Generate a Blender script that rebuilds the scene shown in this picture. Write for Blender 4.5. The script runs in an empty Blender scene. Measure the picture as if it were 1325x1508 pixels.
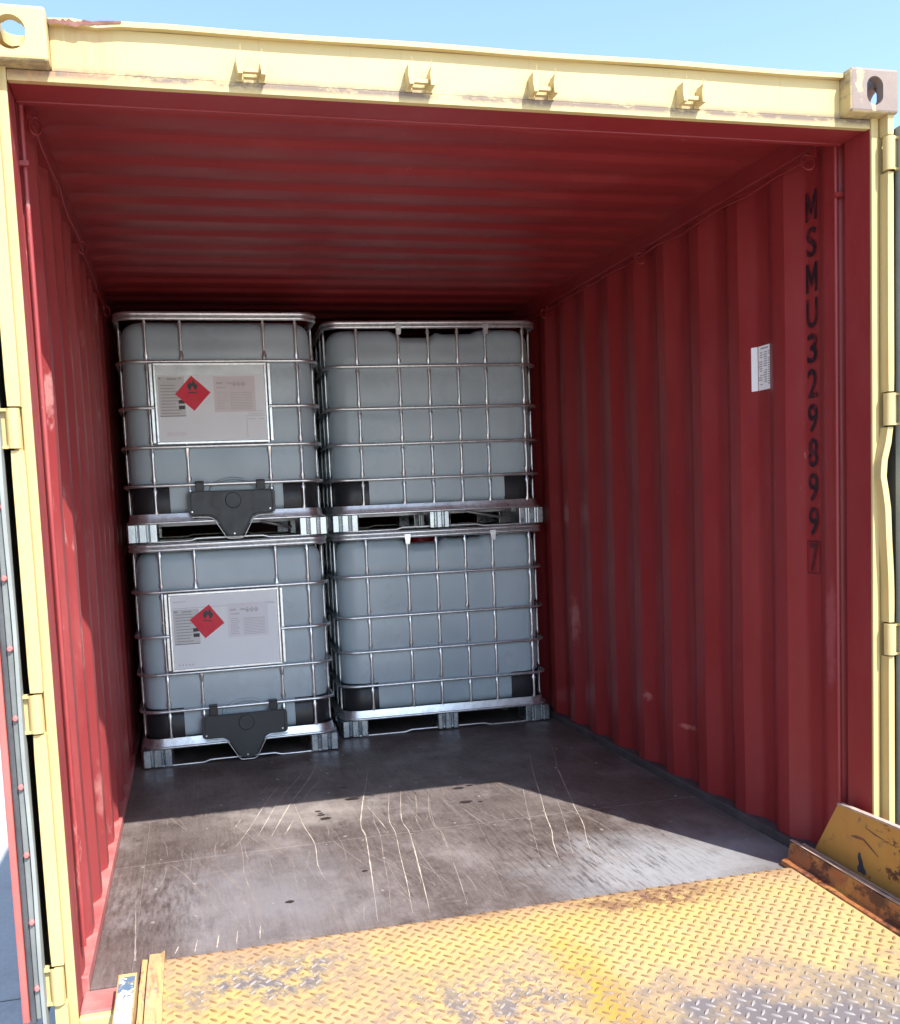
import bpy, math, random
from mathutils import Vector, Matrix, noise
R = math.radians
SC = bpy.context.scene
COL = SC.collection
rnd = random.Random(7)

# ------------------------------------------------------------------ camera, sky, sun, exposure
cam_d = bpy.data.cameras.new('camera'); cam = bpy.data.objects.new('camera', cam_d); COL.objects.link(cam)
CP = Vector((-0.8245, -2.4465, 1.2481)); YAW, PIT, ROL = 0.23341, -0.08413, -0.04412
fw = Vector((math.sin(YAW)*math.cos(PIT), math.cos(YAW)*math.cos(PIT), math.sin(PIT)))
rt = Vector((math.cos(YAW), -math.sin(YAW), 0)); up = rt.cross(fw)
r2 = rt*math.cos(ROL)+up*math.sin(ROL); u2 = -rt*math.sin(ROL)+up*math.cos(ROL)
m3 = Matrix((r2, u2, -fw)).transposed()
cam.matrix_world = Matrix.Translation(CP) @ m3.to_4x4()
cam_d.sensor_fit = 'VERTICAL'; cam_d.sensor_height = 36.0
cam_d.lens = 36.0*1393.93/1508
cam_d.shift_x = 49.71/1508; cam_d.shift_y = 110.80/1508
cam_d.clip_start = 0.05; cam_d.clip_end = 2000
SC.camera = cam

SUN = Vector((-0.715, 1.555, -2.28)).normalized()
EL = math.asin(-SUN.z); AZ = math.atan2(-SUN.x, -SUN.y)
world = bpy.data.worlds.new('World'); SC.world = world; world.use_nodes = True
wn = world.node_tree; wn.nodes.clear()
sky = wn.nodes.new('ShaderNodeTexSky'); sky.sky_type = 'NISHITA'; sky.sun_disc = False
sky.sun_elevation = EL; sky.sun_rotation = AZ
sky.air_density = 1.15; sky.dust_density = 1.0; sky.ozone_density = 2.5
bg = wn.nodes.new('ShaderNodeBackground'); bg.inputs[1].default_value = 0.15
wo = wn.nodes.new('ShaderNodeOutputWorld')
wn.links.new(sky.outputs[0], bg.inputs[0]); wn.links.new(bg.outputs[0], wo.inputs[0])
sd = bpy.data.lights.new('sun', 'SUN'); sun = bpy.data.objects.new('sun', sd); COL.objects.link(sun)
sd.energy = 4.0; sd.angle = R(0.5); sd.color = (1.0, 0.965, 0.92)
sun.rotation_euler = SUN.to_track_quat('-Z', 'Y').to_euler(); sun.location = (4, -8, 12)
SC.view_settings.view_transform = 'Standard'; SC.view_settings.look = 'None'
SC.view_settings.gamma = 1.0; SC.view_settings.use_curve_mapping = False
SC.view_settings.exposure = 1.3
SC.cycles.max_bounces = 10; SC.cycles.diffuse_bounces = 6; SC.cycles.glossy_bounces = 5
SC.cycles.use_denoising = True
SC.cycles.sample_clamp_indirect = 8

# ------------------------------------------------------------------ materials
def lin(h):
    return tuple(h) + (1,)
class NT:
    def __init__(s, name):
        s.m = bpy.data.materials.new(name); s.m.use_nodes = True
        s.t = s.m.node_tree; s.b = s.t.nodes['Principled BSDF']
        s.g = s.t.nodes.new('ShaderNodeNewGeometry')
    def n(s, k, **kw):
        o = s.t.nodes.new(k)
        for a, v in kw.items(): setattr(o, a, v)
        return o
    def l(s, a, b): s.t.links.new(a, b)
    def pos(s, sc=(1, 1, 1), off=(0, 0, 0), rot=(0, 0, 0)):
        mp = s.n('ShaderNodeMapping'); s.l(s.g.outputs['Position'], mp.inputs[0])
        mp.inputs['Scale'].default_value = sc; mp.inputs['Location'].default_value = off; mp.inputs['Rotation'].default_value = rot
        return mp.outputs[0]
    def noise(s, scale=5, detail=6, rough=.6, sc=(1, 1, 1), off=(0, 0, 0), dist=0, rot=(0, 0, 0)):
        o = s.n('ShaderNodeTexNoise'); s.l(s.pos(sc, off, rot), o.inputs['Vector'])
        o.inputs['Scale'].default_value = scale; o.inputs['Detail'].default_value = detail
        o.inputs['Roughness'].default_value = rough; o.inputs['Distortion'].default_value = dist
        return o.outputs['Fac']
    def ramp(s, x, lo, hi, a=0., b=1.):
        o = s.n('ShaderNodeMapRange'); s.l(x, o.inputs[0])
        o.inputs[1].default_value = lo; o.inputs[2].default_value = hi
        o.inputs[3].default_value = a; o.inputs[4].default_value = b
        return o.outputs[0]
    def math(s, op, a, b=None):
        o = s.n('ShaderNodeMath', operation=op)
        for i, v in enumerate((a, b)):
            if v is None: continue
            if isinstance(v, (int, float)): o.inputs[i].default_value = v
            else: s.l(v, o.inputs[i])
        o.use_clamp = op in ('ADD', 'SUBTRACT')
        return o.outputs[0]
    def mix(s, f, a, b):
        o = s.n('ShaderNodeMix', data_type='RGBA')
        for i, v in ((0, f), (6, a), (7, b)):
            if isinstance(v, tuple): o.inputs[i].default_value = lin(v) if len(v) == 3 else v
            elif isinstance(v, (int, float)): o.inputs[i].default_value = v
            else: s.l(v, o.inputs[i])
        return o.outputs[2]
    def blob(s, c, r0, r1, dist=.12, scale=6, sc=(1, 1, 1)):
        # irregular round patch in the world: 1 inside r0, 0 beyond r1
        v = s.n('ShaderNodeVectorMath', operation='MULTIPLY'); s.l(s.g.outputs['Position'], v.inputs[0]); v.inputs[1].default_value = sc
        d = s.n('ShaderNodeVectorMath', operation='DISTANCE'); s.l(v.outputs[0], d.inputs[0])
        d.inputs[1].default_value = tuple(a*b for a, b in zip(c, sc))
        nz = s.ramp(s.noise(scale, 5, .65, off=c), .25, .75, -dist, dist)
        o = s.n('ShaderNodeMath', operation='ADD'); s.l(d.outputs['Value'], o.inputs[0]); s.l(nz, o.inputs[1])
        return s.ramp(o.outputs[0], r0, r1, 1., 0.)
    def bump(s, h, strength=.3, dist=.01, prev=None):
        o = s.n('ShaderNodeBump'); s.l(h, o.inputs['Height'])
        o.inputs['Strength'].default_value = strength; o.inputs['Distance'].default_value = dist
        if prev is not None: s.l(prev, o.inputs['Normal'])
        s.l(o.outputs[0], s.b.inputs['Normal']); return o.outputs[0]
    def set(s, col=None, rough=None, metal=None, spec=None):
        for k, v in (('Base Color', col), ('Roughness', rough), ('Metallic', metal), ('Specular IOR Level', spec)):
            if v is None: continue
            i = s.b.inputs[k]
            if isinstance(v, tuple): i.default_value = lin(v)
            elif isinstance(v, (int, float)): i.default_value = v
            else: s.l(v, i)
        return s.m

def plain(name, col, rough=.5, metal=0., var=.15, scale=8, bumpy=.0):
    t = NT(name); dark = tuple(c*(1-var) for c in col); lite = tuple(min(1, c*(1+var)) for c in col)
    t.set(t.mix(t.ramp(t.noise(scale, 6, .65), .3, .7), dark, lite), t.ramp(t.noise(scale*2.3, 4), .3, .7, max(.03, rough-.08), rough+.08), metal)
    if bumpy: t.bump(t.noise(scale*6, 4), bumpy, .003)
    return t.m

MAT = {}
# red interior paint: sun-faded, chalky rubs, scuffs, a little rust
def red_mat(name, b0, b1, chalk, scuff, marks=()):
    t = NT(name)
    c = t.mix(t.ramp(t.noise(1.3, 6, .6), .3, .7), b0, b1)
    c = t.mix(t.ramp(t.noise(3.0, 8, .72, sc=(1, 1, .25)), .50, .74, 0, chalk), c, (.42, .12, .115))
    c = t.mix(t.ramp(t.noise(9, 9, .78, sc=(1, 1, .30), off=(3, 1, 0)), scuff, scuff+.06, 0, .7), c, (.50, .235, .22))
    c = t.mix(t.ramp(t.noise(34, 8, .75, sc=(1, 1, .55), off=(1, 7, 3)), .66, .70, 0, .6), c, (.50, .26, .24))
    c = t.mix(t.ramp(t.noise(15, 9, .75, off=(9, 4, 2)), .665, .71, 0, .8), c, (.09, .030, .022))
    for c_, r0, r1, sc_, col_ in marks: c = t.mix(t.math('MULTIPLY', t.blob(c_, r0, r1, .03, 22, sc_), .75), c, col_)
    t.set(c, t.ramp(t.noise(4, 5),   .3, .7, .38, .52), 0, .5)
    b_ = t.bump(t.noise(4.5, 3, .5, sc=(1, 1, .5)), .16, .018); t.bump(t.noise(60, 4), .10, .002, b_)
    return t.m
MAT['red'] = red_mat('red paint', (.215, .0175, .0205), (.265, .0255, .027), .20, .67, [((1.17, .193, .80), .02, .045, (1, 1.6, .22), (.33, .075, .085)), ((1.19, 1.17, .262), .01, .03, (.6, .45, 2.4), (.48, .16, .15)), ((1.19, 1.5, .345), .008, .025, (.5, .8, 1.2), (.44, .15, .15)), ((1.19, 2.32, .60), .01, .05, (.5, 1, .35), (.42, .17, .16))])
MAT['red_chalk_lit'] = red_mat('chalky sunlit red paint', (.255, .032, .035), (.32, .052, .052), .65, .60, [((-1.18, .76, .86), .015, .05, (.5, .8, .45), (.52, .25, .22)), ((-1.18, .40, 1.60), .01, .03, (.5, 1, .4), (.50, .24, .22)), ((-1.18, .98, .32), .01, .05, (.5, .8, .5), (.50, .20, .18))])  # chalk scuffs over a paler base that paints in sunlight and flare haze
# red rail strip under the walls, dusty
t = NT('dusty red paint')
c = t.mix(t.ramp(t.noise(4, 6, .65), .35, .7), (.36, .06, .06), (.50, .22, .20))
c = t.mix(t.ramp(t.noise(9, 7, .7), .55, .68, 0, .7), c, (.26, .22, .21))
t.set(c, .6); MAT['red_rail'] = t.m
MAT['rail_dirty'] = plain('grimy rail', (.075, .066, .070), .6, 0, .35, 9)
# cream yellow paint of the frame
t = NT('cream yellow paint')
c = t.mix(t.ramp(t.noise(2.2, 6, .6), .3, .7), (.50, .38, .165), (.55, .43, .20))
c = t.mix(t.ramp(t.noise(5, 7, .7, sc=(1.2, 1, .25)), .57, .80, 0, .5), c, (.43, .245, .09))
c = t.mix(t.ramp(t.noise(14, 8, .72, off=(5, 2, 1)), .66, .72, 0, .75), c, (.16, .085, .05))
t.set(c, t.ramp(t.noise(5, 4), .3, .7, .40, .58))
t.bump(t.noise(7, 5), .25, .006); MAT['cream'] = t.m
# the same paint on the dirty lower lip of the header
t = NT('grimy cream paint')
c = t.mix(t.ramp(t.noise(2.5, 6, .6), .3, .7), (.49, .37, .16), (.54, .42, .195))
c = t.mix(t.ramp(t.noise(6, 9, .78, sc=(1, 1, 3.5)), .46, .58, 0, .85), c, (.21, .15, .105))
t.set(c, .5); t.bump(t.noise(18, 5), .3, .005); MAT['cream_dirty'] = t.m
t = NT('header paint')
c = t.mix(t.ramp(t.noise(2.5, 6, .6), .3, .7), (.50, .38, .165), (.55, .43, .20))
e = t.n('ShaderNodeSeparateXYZ'); t.l(t.g.outputs['Position'], e.inputs[0])
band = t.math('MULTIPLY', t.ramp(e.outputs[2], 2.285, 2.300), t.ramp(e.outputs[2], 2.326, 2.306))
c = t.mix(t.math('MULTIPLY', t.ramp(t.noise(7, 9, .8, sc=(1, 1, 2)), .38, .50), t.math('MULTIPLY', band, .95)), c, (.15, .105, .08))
left = t.ramp(e.outputs[0], -.86, -1.0)
c = t.mix(t.math('MULTIPLY', left, t.ramp(t.noise(9, 7, .7, sc=(2.2, 1, .12)), .38, .66, 0, .8)), c, (.45, .235, .10))
c = t.mix(t.ramp(t.noise(14, 8, .72, off=(5, 2, 1)), .665, .71, 0, .75), c, (.20, .12, .07))
c = t.mix(t.ramp(t.noise(10, 7, .7, sc=(2.6, 1, .10), off=(7, 0, 2)), .60, .72, 0, .55), c, (.40, .255, .12))
t.set(c, .5); t.bump(t.noise(9, 5), .25, .006); MAT['header'] = t.m
# bare weathered casting
t = NT('weathered casting')
c = t.mix(t.ramp(t.noise(6, 7, .65), .3, .7), (.19, .140, .118), (.25, .195, .165))
c = t.mix(t.ramp(t.noise(13, 6, .7, sc=(1.6, 1, .6), off=(2, 0, 5)), .62, .67, 0, .9), c, (.68, .52, .24))
c = t.mix(t.blob((1.098, -.045, 2.385), .02, .05, .05, 30, (3.2, 1, .9)), c, (.50, .40, .19))
t.set(c, .65); t.bump(t.noise(30, 5), .35, .004); MAT['casting'] = t.m
MAT['rust_edge'] = plain('flaking rust', (.17, .07, .055), .8, 0, .4, 30, .5)
# plywood floor
t = NT('worn plywood')
c = t.mix(t.ramp(t.noise(1.9, 7, .65), .3, .68), (.066, .048, .042), (.158, .129, .118))
c = t.mix(t.ramp(t.noise(24, 8, .75, sc=(3.2, .14, 1)), .47, .66, 0, .5), c, (.036, .024, .021))
c = t.mix(t.ramp(t.noise(60, 8, .8, sc=(1.5, .6, 1)), .50, .68, 0, .45), c, (.22, .195, .185))
c = t.mix(t.ramp(t.noise(7, 9, .78, off=(8, 2, 0)), .54, .66, 0, .6), c, (.040, .025, .022))
c = t.mix(t.ramp(t.noise(3.4, 8, .72, off=(4, 7, 0), sc=(1, .7, 1)), .50, .74, 0, .8), c, (.25, .222, .215))
c = t.mix(t.ramp(t.noise(9, 8, .75, off=(1, 3, 0), sc=(.5, 1.8, 1)), .60, .74, 0, .55), c, (.30, .275, .265))
c = t.mix(t.math('MULTIPLY', t.blob((-.40, 1.44, 0), .03, .30, .16, 9, (.75, 1.2, 1)), .6), c, (.34, .305, .28))
c = t.mix(t.math('MULTIPLY', t.blob((.75, .42, 0), .12, .50, .16, 5, (.8, 1.3, 1)), .7), c, (.31, .32, .335))
c = t.mix(t.math('MULTIPLY', t.blob((-.70, .62, 0), .12, .50, .16, 5, (1, 1, 1)), .55), c, (.22, .215, .23))
c = t.mix(t.math('MULTIPLY', t.blob((-1.03, .70, 0), .10, .42, .16, 9, (1.3, .7, 1)), t.ramp(t.noise(22, 8, .78, sc=(2.6, .45, 1), off=(2, 5, 0)), .42, .62, 0, .8)), c, (.034, .022, .019))
c = t.mix(t.math('MULTIPLY', t.blob((.45, .62, 0), .10, .50, .2, 9, (1, .8, 1)), t.ramp(t.noise(30, 5, .7, sc=(2.6, .25, 1), rot=(0, 0, .55)), .50, .62, 0, .8)), c, (.03, .02, .018))
t.set(c, t.ramp(t.noise(6, 6, .7), .3, .75, .36, .62), 0, .5)
h = t.math('ADD', t.noise(30, 5, .6, sc=(3, .12, 1)), t.noise(14, 6, .7))
t.bump(h, .42, .005); MAT['floor'] = t.m
MAT['filler'] = plain('pale joint filler', (.33, .29, .26), .8, 0, .4, 30)
MAT['scratch'] = plain('scratched wood', (.43, .37, .31), .75, 0, .3, 15)
MAT['scratch_faint'] = plain('faintly scratched wood', (.25, .215, .19), .7, 0, .3, 15)
MAT['stain'] = plain('dark oil stain', (.024, .015, .013), .45, 0, .3, 40)
MAT['screw'] = plain('worn screw head', (.40, .37, .35), .4, .5, .2, 60)
# tank plastic
t = NT('translucent white plastic')
c = t.mix(t.ramp(t.noise(2.4, 5, .55, sc=(1, 1, .45)), .32, .68), (.395, .495, .55), (.505, .605, .655))
t.set(c, t.ramp(t.noise(3, 3), .3, .7, .24, .36), 0, .5)
t.b.inputs['Subsurface Weight'].default_value = .25; t.b.inputs['Subsurface Radius'].default_value = (.02, .025, .03); t.b.inputs['Subsurface Scale'].default_value = 1.0
t.bump(t.noise(3.2, 3, .5, sc=(1, 1, .7)), .30, .03); MAT['tank'] = t.m
t = NT('galvanised steel')
v = t.n('ShaderNodeTexVoronoi'); t.l(t.pos(), v.inputs['Vector']); v.inputs['Scale'].default_value = 55
c = t.mix(t.ramp(v.outputs['Color'], .2, .8), (.70, .73, .75), (.84, .86, .87))
t.set(c, t.ramp(t.noise(9, 5), .3, .7, .27, .42), .9); MAT['zinc'] = t.m
t = NT('bright pressed steel')
c = t.mix(t.ramp(t.noise(7, 6, .7), .3, .7), (.42, .47, .51), (.62, .67, .70))
t.set(c, t.ramp(t.noise(14, 6), .3, .7, .18, .38), .95); t.bump(t.noise(12, 3), .2, .006); MAT['foot'] = t.m
MAT['zinc_plate'] = plain('dull steel plate', (.52, .54, .55), .42, .75, .08, 6)
MAT['black'] = plain('black plastic', (.022, .023, .027), .42, 0, .2, 14, .1)
MAT['cover'] = plain('charcoal moulded plastic', (.040, .046, .052), .45, 0, .12, 12, .1)
MAT['lid'] = plain('red plastic lid', (.42, .012, .02), .4)
MAT['paper'] = plain('white paper', (.86, .91, .945), .55, 0, .02, 5, .12)
MAT['paper_grey'] = plain('grey paper', (.66, .68, .68), .6, 0, .05, 9)
MAT['paper_pink'] = plain('pale pink paper', (.76, .72, .73), .6, 0, .03, 9)
MAT['paper_lilac'] = plain('pale lilac paper', (.80, .81, .86), .6, 0, .03, 9)
MAT['print'] = plain('grey print', (.36, .37, .39), .7)
MAT['print_pale'] = plain('pale grey print', (.60, .59, .62), .7)
MAT['print_dark'] = plain('dark print', (.07, .075, .08), .7)
MAT['diamond'] = plain('red vinyl', (.72, .014, .045), .5, 0, .05, 9)
t = NT('black stencil paint')
c = t.mix(t.ramp(t.noise(38, 8, .75), .50, .60, 0, .75), (.016, .009, .016), (.17, .018, .024))
t.set(c, .5); MAT['letter'] = t.m
t = NT('faded stencil paint')
c = t.mix(t.ramp(t.noise(30, 8, .75), .40, .60, .1, .6), (.022, .010, .016), (.19, .020, .026))
t.set(c, .5); MAT['letter_faded'] = t.m
# doors
MAT['door_red'] = plain('door edge red paint', (.52, .115, .10), .55, 0, .12, 6)
MAT['rubber'] = plain('dark rubber seal and door shade', (.060, .064, .068), .65, 0, .35, 9, .2)
MAT['rubber_grey'] = plain('grey rubber seal', (.16, .17, .163), .7, 0, .25, 7, .2)
MAT['lip'] = plain('pale rubber lip', (.25, .268, .255), .65, 0, .15, 7)
MAT['rivet'] = plain('red painted rivet', (.42, .15, .14), .5)
# ramp paint
def ramp_mat(name, lug=False, curb=False):
    t = NT(name)
    yel, pal, org, stl, rst = (.425, .30, .092), (.45, .335, .145), (.41, .27, .15), (.135, .118, .118), (.17, .085, .05)
    if lug:
        yel, pal, org, stl, rst = (.22, .13, .036), (.24, .155, .055), (.22, .125, .06), (.25, .222, .208), (.10, .05, .03)  # dirty worn lugs, with their shadow sides also put into the colour
    if curb:
        yel, pal, org, stl, rst = (.43, .215, .045), (.46, .25, .055), (.41, .155, .045), (.22, .17, .14), (.085, .032, .02)
    c = t.mix(t.ramp(t.noise(1.7, 6, .6), .3, .68), yel, pal)
    if curb:
        c = t.mix(t.ramp(t.noise(7, 6, .65, sc=(1, 1, .18), off=(2, 1, 0)), .45, .7, 0, .55), c, org)
        if curb == 2: c = t.mix(t.ramp(t.noise(9, 8, .7, off=(1, 2, 6)), .36, .52), c, (.30, .105, .04))
        c = t.mix(t.ramp(t.noise(5 if curb == 1 else 8, 9, .72, sc=(1, 1, 1.6), off=(1, 6, 2)), .585 if curb == 1 else .49, .62 if curb == 1 else .55), c, rst)
        c = t.mix(t.ramp(t.noise(13, 8, .72, off=(8, 1, 2)), .60, .65, 0, .8), c, (.16, .095, .07))
    else:
        # rust along the leading edge and in patches
        e = t.n('ShaderNodeSeparateXYZ'); t.l(t.g.outputs['Position'], e.inputs[0])
        edge = t.ramp(e.outputs[1], .09, .215)
        c = t.mix(t.math('MULTIPLY', t.ramp(e.outputs[1], .13, .20), t.ramp(t.noise(11, 8, .75, off=(2, 4, 0), sc=(.6, 1, 1)), .44, .56, 0, .85)), c, rst)
        c = t.mix(t.math('MULTIPLY', edge, t.ramp(t.noise(5, 7, .7), .38, .60)), c, tuple(a*.8 for a in org))
        c = t.mix(t.ramp(t.noise(2.6, 8, .72, off=(6, 2, 0)), .40, .62, 0, .8), c, org)
        c = t.mix(t.ramp(t.noise(16, 8, .75, off=(3, 9, 0)), .56, .68, 0, .45), c, tuple(a*.62 for a in org))
        c = t.mix(t.math('MULTIPLY', t.blob((.50, .17, 0), .04, .26, .10, 9, (.8, 2.4, 1)), t.ramp(t.noise(24, 7, .75), .42, .52)), c, rst)
        c = t.mix(t.math('MULTIPLY', t.blob((.13, -.30, 0), .04, .24, .10, 5, (2.3, .60, 1)), .9), c, tuple(v*.98 for v in ((.47, .27, .02) if not lug else (.22, .12, .012))))
        bare = t.math('MAXIMUM', t.blob((.50, -.62, 0), .20, .48, .22, 7, (.8, 1.15, 1)), t.math('MULTIPLY', t.blob((-.66, .03, 0), .06, .28, .12, 8, (.75, 1.3, 1)), t.ramp(t.noise(20, 7, .75), .42, .54)))
        bare = t.math('MAXIMUM', bare, t.math('MULTIPLY', t.blob((-.14, -.30, 0), .08, .34, .16, 8, (.8, 1, 1)), t.ramp(t.noise(19, 8, .75, off=(3, 3, 3)), .44, .56, 0, .9)))
        c = t.mix(bare, c, stl)
        c = t.mix(t.ramp(t.noise(30, 8, .75, off=(2, 8, 1)), .66, .70, 0, .8), c, tuple(a*.55 for a in stl))
    t.set(c, t.ramp(t.noise(9, 5), .3, .7, .42, .66)); t.bump(t.noise(40, 6, .7), .30, .003)
    return t.m
MAT['deck'] = ramp_mat('worn yellow deck paint'); MAT['lug'] = ramp_mat('worn shaded lugs', True); MAT['curb'] = ramp_mat('rusty yellow paint', curb=1); MAT['curb_rust'] = ramp_mat('rusted curb paint', curb=2)
MAT['ramp_edge'] = plain('bare steel edge', (.42, .33, .28), .6, .2, .3, 25, .3)
t = NT('white and blue flaked paint')
c = t.mix(t.ramp(t.noise(6, 5), .3, .7), (.70, .66, .58), (.78, .75, .69))
c = t.mix(t.blob((-1.045, .02, .06), .030, .040, .05, 40, (1, .7, 1)), c, (.08, .13, .19))
c = t.mix(t.ramp(t.noise(26, 9, .75), .56, .59), c, (.36, .21, .10))
t.set(c, .8); MAT['flaked'] = t.m
MAT['blue_smear'] = plain('dark blue smear', (.035, .042, .06), .6, 0, .5, 25)
t = NT('scraped pale paint')
c = t.mix(t.ramp(t.noise(9, 7, .7, sc=(2.5, .35, 1)), .38, .62), (.50, .36, .14), (.46, .28, .15))
c = t.mix(t.ramp(t.noise(16, 8, .75, sc=(2, .3, 1), off=(3, 1, 2)), .54, .64, 0, .85), c, (.20, .10, .055))
c = t.mix(t.ramp(t.noise(7, 9, .75, sc=(1.5, .5, 1), off=(1, 8, 2)), .48, .60, 0, .9), c, (.30, .15, .075))
c = t.mix(t.ramp(t.noise(22, 8, .75, off=(7, 1, 2)), .55, .62, 0, .85), c, (.17, .155, .15))
t.set(c, .65); t.bump(t.noise(30, 6, .7), .5, .004); MAT['scraped'] = t.m
# yard concrete
t = NT('yard concrete')
c = t.mix(t.ramp(t.noise(.35, 7, .65), .3, .7), (.36, .37, .375), (.45, .455, .455))
c = t.mix(t.ramp(t.noise(2.2, 8, .7, off=(4, 1, 0)), .52, .75, 0, .5), c, (.20, .20, .205))
c = t.mix(t.ramp(t.noise(40, 5, .7), .35, .7, 0, .25), c, (.16, .16, .16))
t.set(c, .85); t.bump(t.noise(60, 5), .2, .004); MAT['concrete'] = t.m
MAT['joint'] = plain('dark joint sealant', (.05, .05, .052), .9)
MAT['chassis'] = plain('dark chassis paint', (.03, .032, .036), .5)
MAT['tyre'] = plain('tyre rubber', (.02, .02, .02), .85, 0, .2, 20, .3)

# ------------------------------------------------------------------ mesh builder
class MB:
    def __init__(s): s.v = []; s.f = []; s.mi = []; s.sm = []
    def add(s, vs, fs, m=0, smooth=False):
        o = len(s.v); s.v += [tuple(v) for v in vs]
        for f in fs: s.f.append([i+o for i in f]); s.mi.append(m); s.sm.append(smooth)
        return s
    def box(s, x0, x1, y0, y1, z0, z1, m=0):
        vs = [(x, y, z) for x in (x0, x1) for y in (y0, y1) for z in (z0, z1)]
        return s.add(vs, [(0, 1, 3, 2), (4, 6, 7, 5), (0, 4, 5, 1), (2, 3, 7, 6), (0, 2, 6, 4), (1, 5, 7, 3)], m)
    def prism(s, poly, a0, a1, axis='y', m=0, smooth=False):
        n = len(poly)
        def P(p, a):
            if axis == 'y': return (p[0], a, p[1])
            if axis == 'z': return (p[0], p[1], a)
            return (a, p[0], p[1])
        vs = [P(p, a0) for p in poly]+[P(p, a1) for p in poly]
        s.add(vs, [(i, (i+1) % n, (i+1) % n+n, i+n) for i in range(n)], m, smooth)
        return s.add(vs, [tuple(range(n))[::-1], tuple(range(n, 2*n))], m)
    def tube(s, path, r, n=8, closed=False, m=0, flat=None):
        # r: number or list of (rw, rd) per point
        P = [Vector(p) for p in path]; k = len(P); rings = []
        T = []
        for i in range(k):
            a = P[i-1] if (closed or i > 0) else P[i]; b = P[(i+1) % k] if (closed or i < k-1) else P[i]
            T.append((b-a).normalized())
        N = T[0].orthogonal().normalized() if flat is None else (Vector(flat)-T[0]*T[0].dot(Vector(flat))).normalized()
        vs = []
        for i in range(k):
            N = (N-T[i]*N.dot(T[i])).normalized(); B = T[i].cross(N)
            rr = r[i] if isinstance(r, list) else (r, r)
            for j in range(n):
                a = 2*math.pi*j/n; vs.append(P[i]+N*(rr[1]*math.cos(a))+B*(rr[0]*math.sin(a)))
        fs = []
        for i in range(k if closed else k-1):
            for j in range(n):
                a = i*n+j; b = i*n+(j+1) % n; c = ((i+1) % k)*n+(j+1) % n; d = ((i+1) % k)*n+j
                fs.append((a, b, c, d))
        s.add(vs, fs, m, True)
        if not closed: s.add(vs[:n], [tuple(range(n))[::-1]], m); s.add(vs[-n:], [tuple(range(n))], m)
        return s
    def cyl(s, p0, p1, r, n=16, m=0): return s.tube([p0, p1], r, n, m=m)
    def sweep(s, plan, prof, closed=True, m=0, smooth=True):
        # plan: list of ((x, y), (nx, ny)) outward normals; prof: list of (offset, z)
        n, k = len(plan), len(prof)
        vs = [(p[0]+q[0]*o, p[1]+q[1]*o, z) for p, q in plan for o, z in prof]
        fs = [(i*k+j, ((i+1) % n)*k+j, ((i+1) % n)*k+j+1, i*k+j+1) for i in range(n if closed else n-1) for j in range(k-1)]
        return s.add(vs, fs, m, smooth)
    def build(s, name, mats, parent=None, bevel=0, **props):
        me = bpy.data.meshes.new(name); me.from_pydata(s.v, [], s.f)
        for m in (mats if isinstance(mats, (list, tuple)) else [mats]): me.materials.append(MAT[m])
        me.polygons.foreach_set('material_index', s.mi); me.polygons.foreach_set('use_smooth', s.sm); me.update()
        return link(name, me, parent, bevel, **props)
def link(name, me, parent=None, bevel=0, **props):
    o = bpy.data.objects.new(name, me); COL.objects.link(o)
    if parent is not None: o.parent = parent
    if bevel:
        b = o.modifiers.new('bevel', 'BEVEL'); b.width = bevel; b.segments = 2; b.limit_method = 'ANGLE'; b.angle_limit = R(40)
    for k, v in props.items(): o[k] = v
    return o
def thing(name, label, cat, loc=(0, 0, 0), rz=0, group=None):
    o = bpy.data.objects.new(name, None); COL.objects.link(o); o.location = loc; o.rotation_euler = (0, 0, rz)
    o.empty_display_size = .1
    o['label'] = label; o['category'] = cat
    if group: o['group'] = group
    return o
def copy_tree(o, parent=None, loc=None, label=None):
    c = o.copy(); COL.objects.link(c); c.parent = parent
    if loc is not None: c.location = loc
    if label: c['label'] = label
    for ch in [x for x in ALL_CHILDREN(o)]: copy_tree(ch, c)
    return c
def ALL_CHILDREN(o): return [x for x in bpy.data.objects if x.parent == o]
def rrect(w, d, r, n=6, cx=0, cy=0):
    out = []
    for (sx, sy, a0) in ((1, -1, -90), (1, 1, 0), (-1, 1, 90), (-1, -1, 180)):
        for i in range(n+1):
            a = R(a0+90*i/n); nx, ny = math.cos(a), math.sin(a)
            out.append(((cx+sx*(w/2-r)+r*nx, cy+sy*(d/2-r)+r*ny), (nx, ny)))
    return out
def text_mesh(body, size, sx=1.0, bold=0.0):
    cu = bpy.data.curves.new('text', 'FONT'); cu.body = body; cu.size = size; cu.align_x = 'CENTER'; cu.align_y = 'CENTER'; cu.resolution_u = 4; cu.offset = bold
    o = bpy.data.objects.new('text', cu); COL.objects.link(o)
    me = bpy.data.meshes.new_from_object(o.evaluated_get(bpy.context.evaluated_depsgraph_get()))
    bpy.data.objects.remove(o); bpy.data.curves.remove(cu)
    vs = [v.co.copy() for v in me.vertices]; fs = [tuple(p.vertices) for p in me.polygons]; bpy.data.meshes.remove(me)
    xs = [v.x for v in vs]; ys = [v.y for v in vs]; cx, cy = (min(xs)+max(xs))/2, (min(ys)+max(ys))/2
    return [((v.x-cx)*sx, v.y-cy) for v in vs], fs, max(xs)-min(xs), max(ys)-min(ys)

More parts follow.
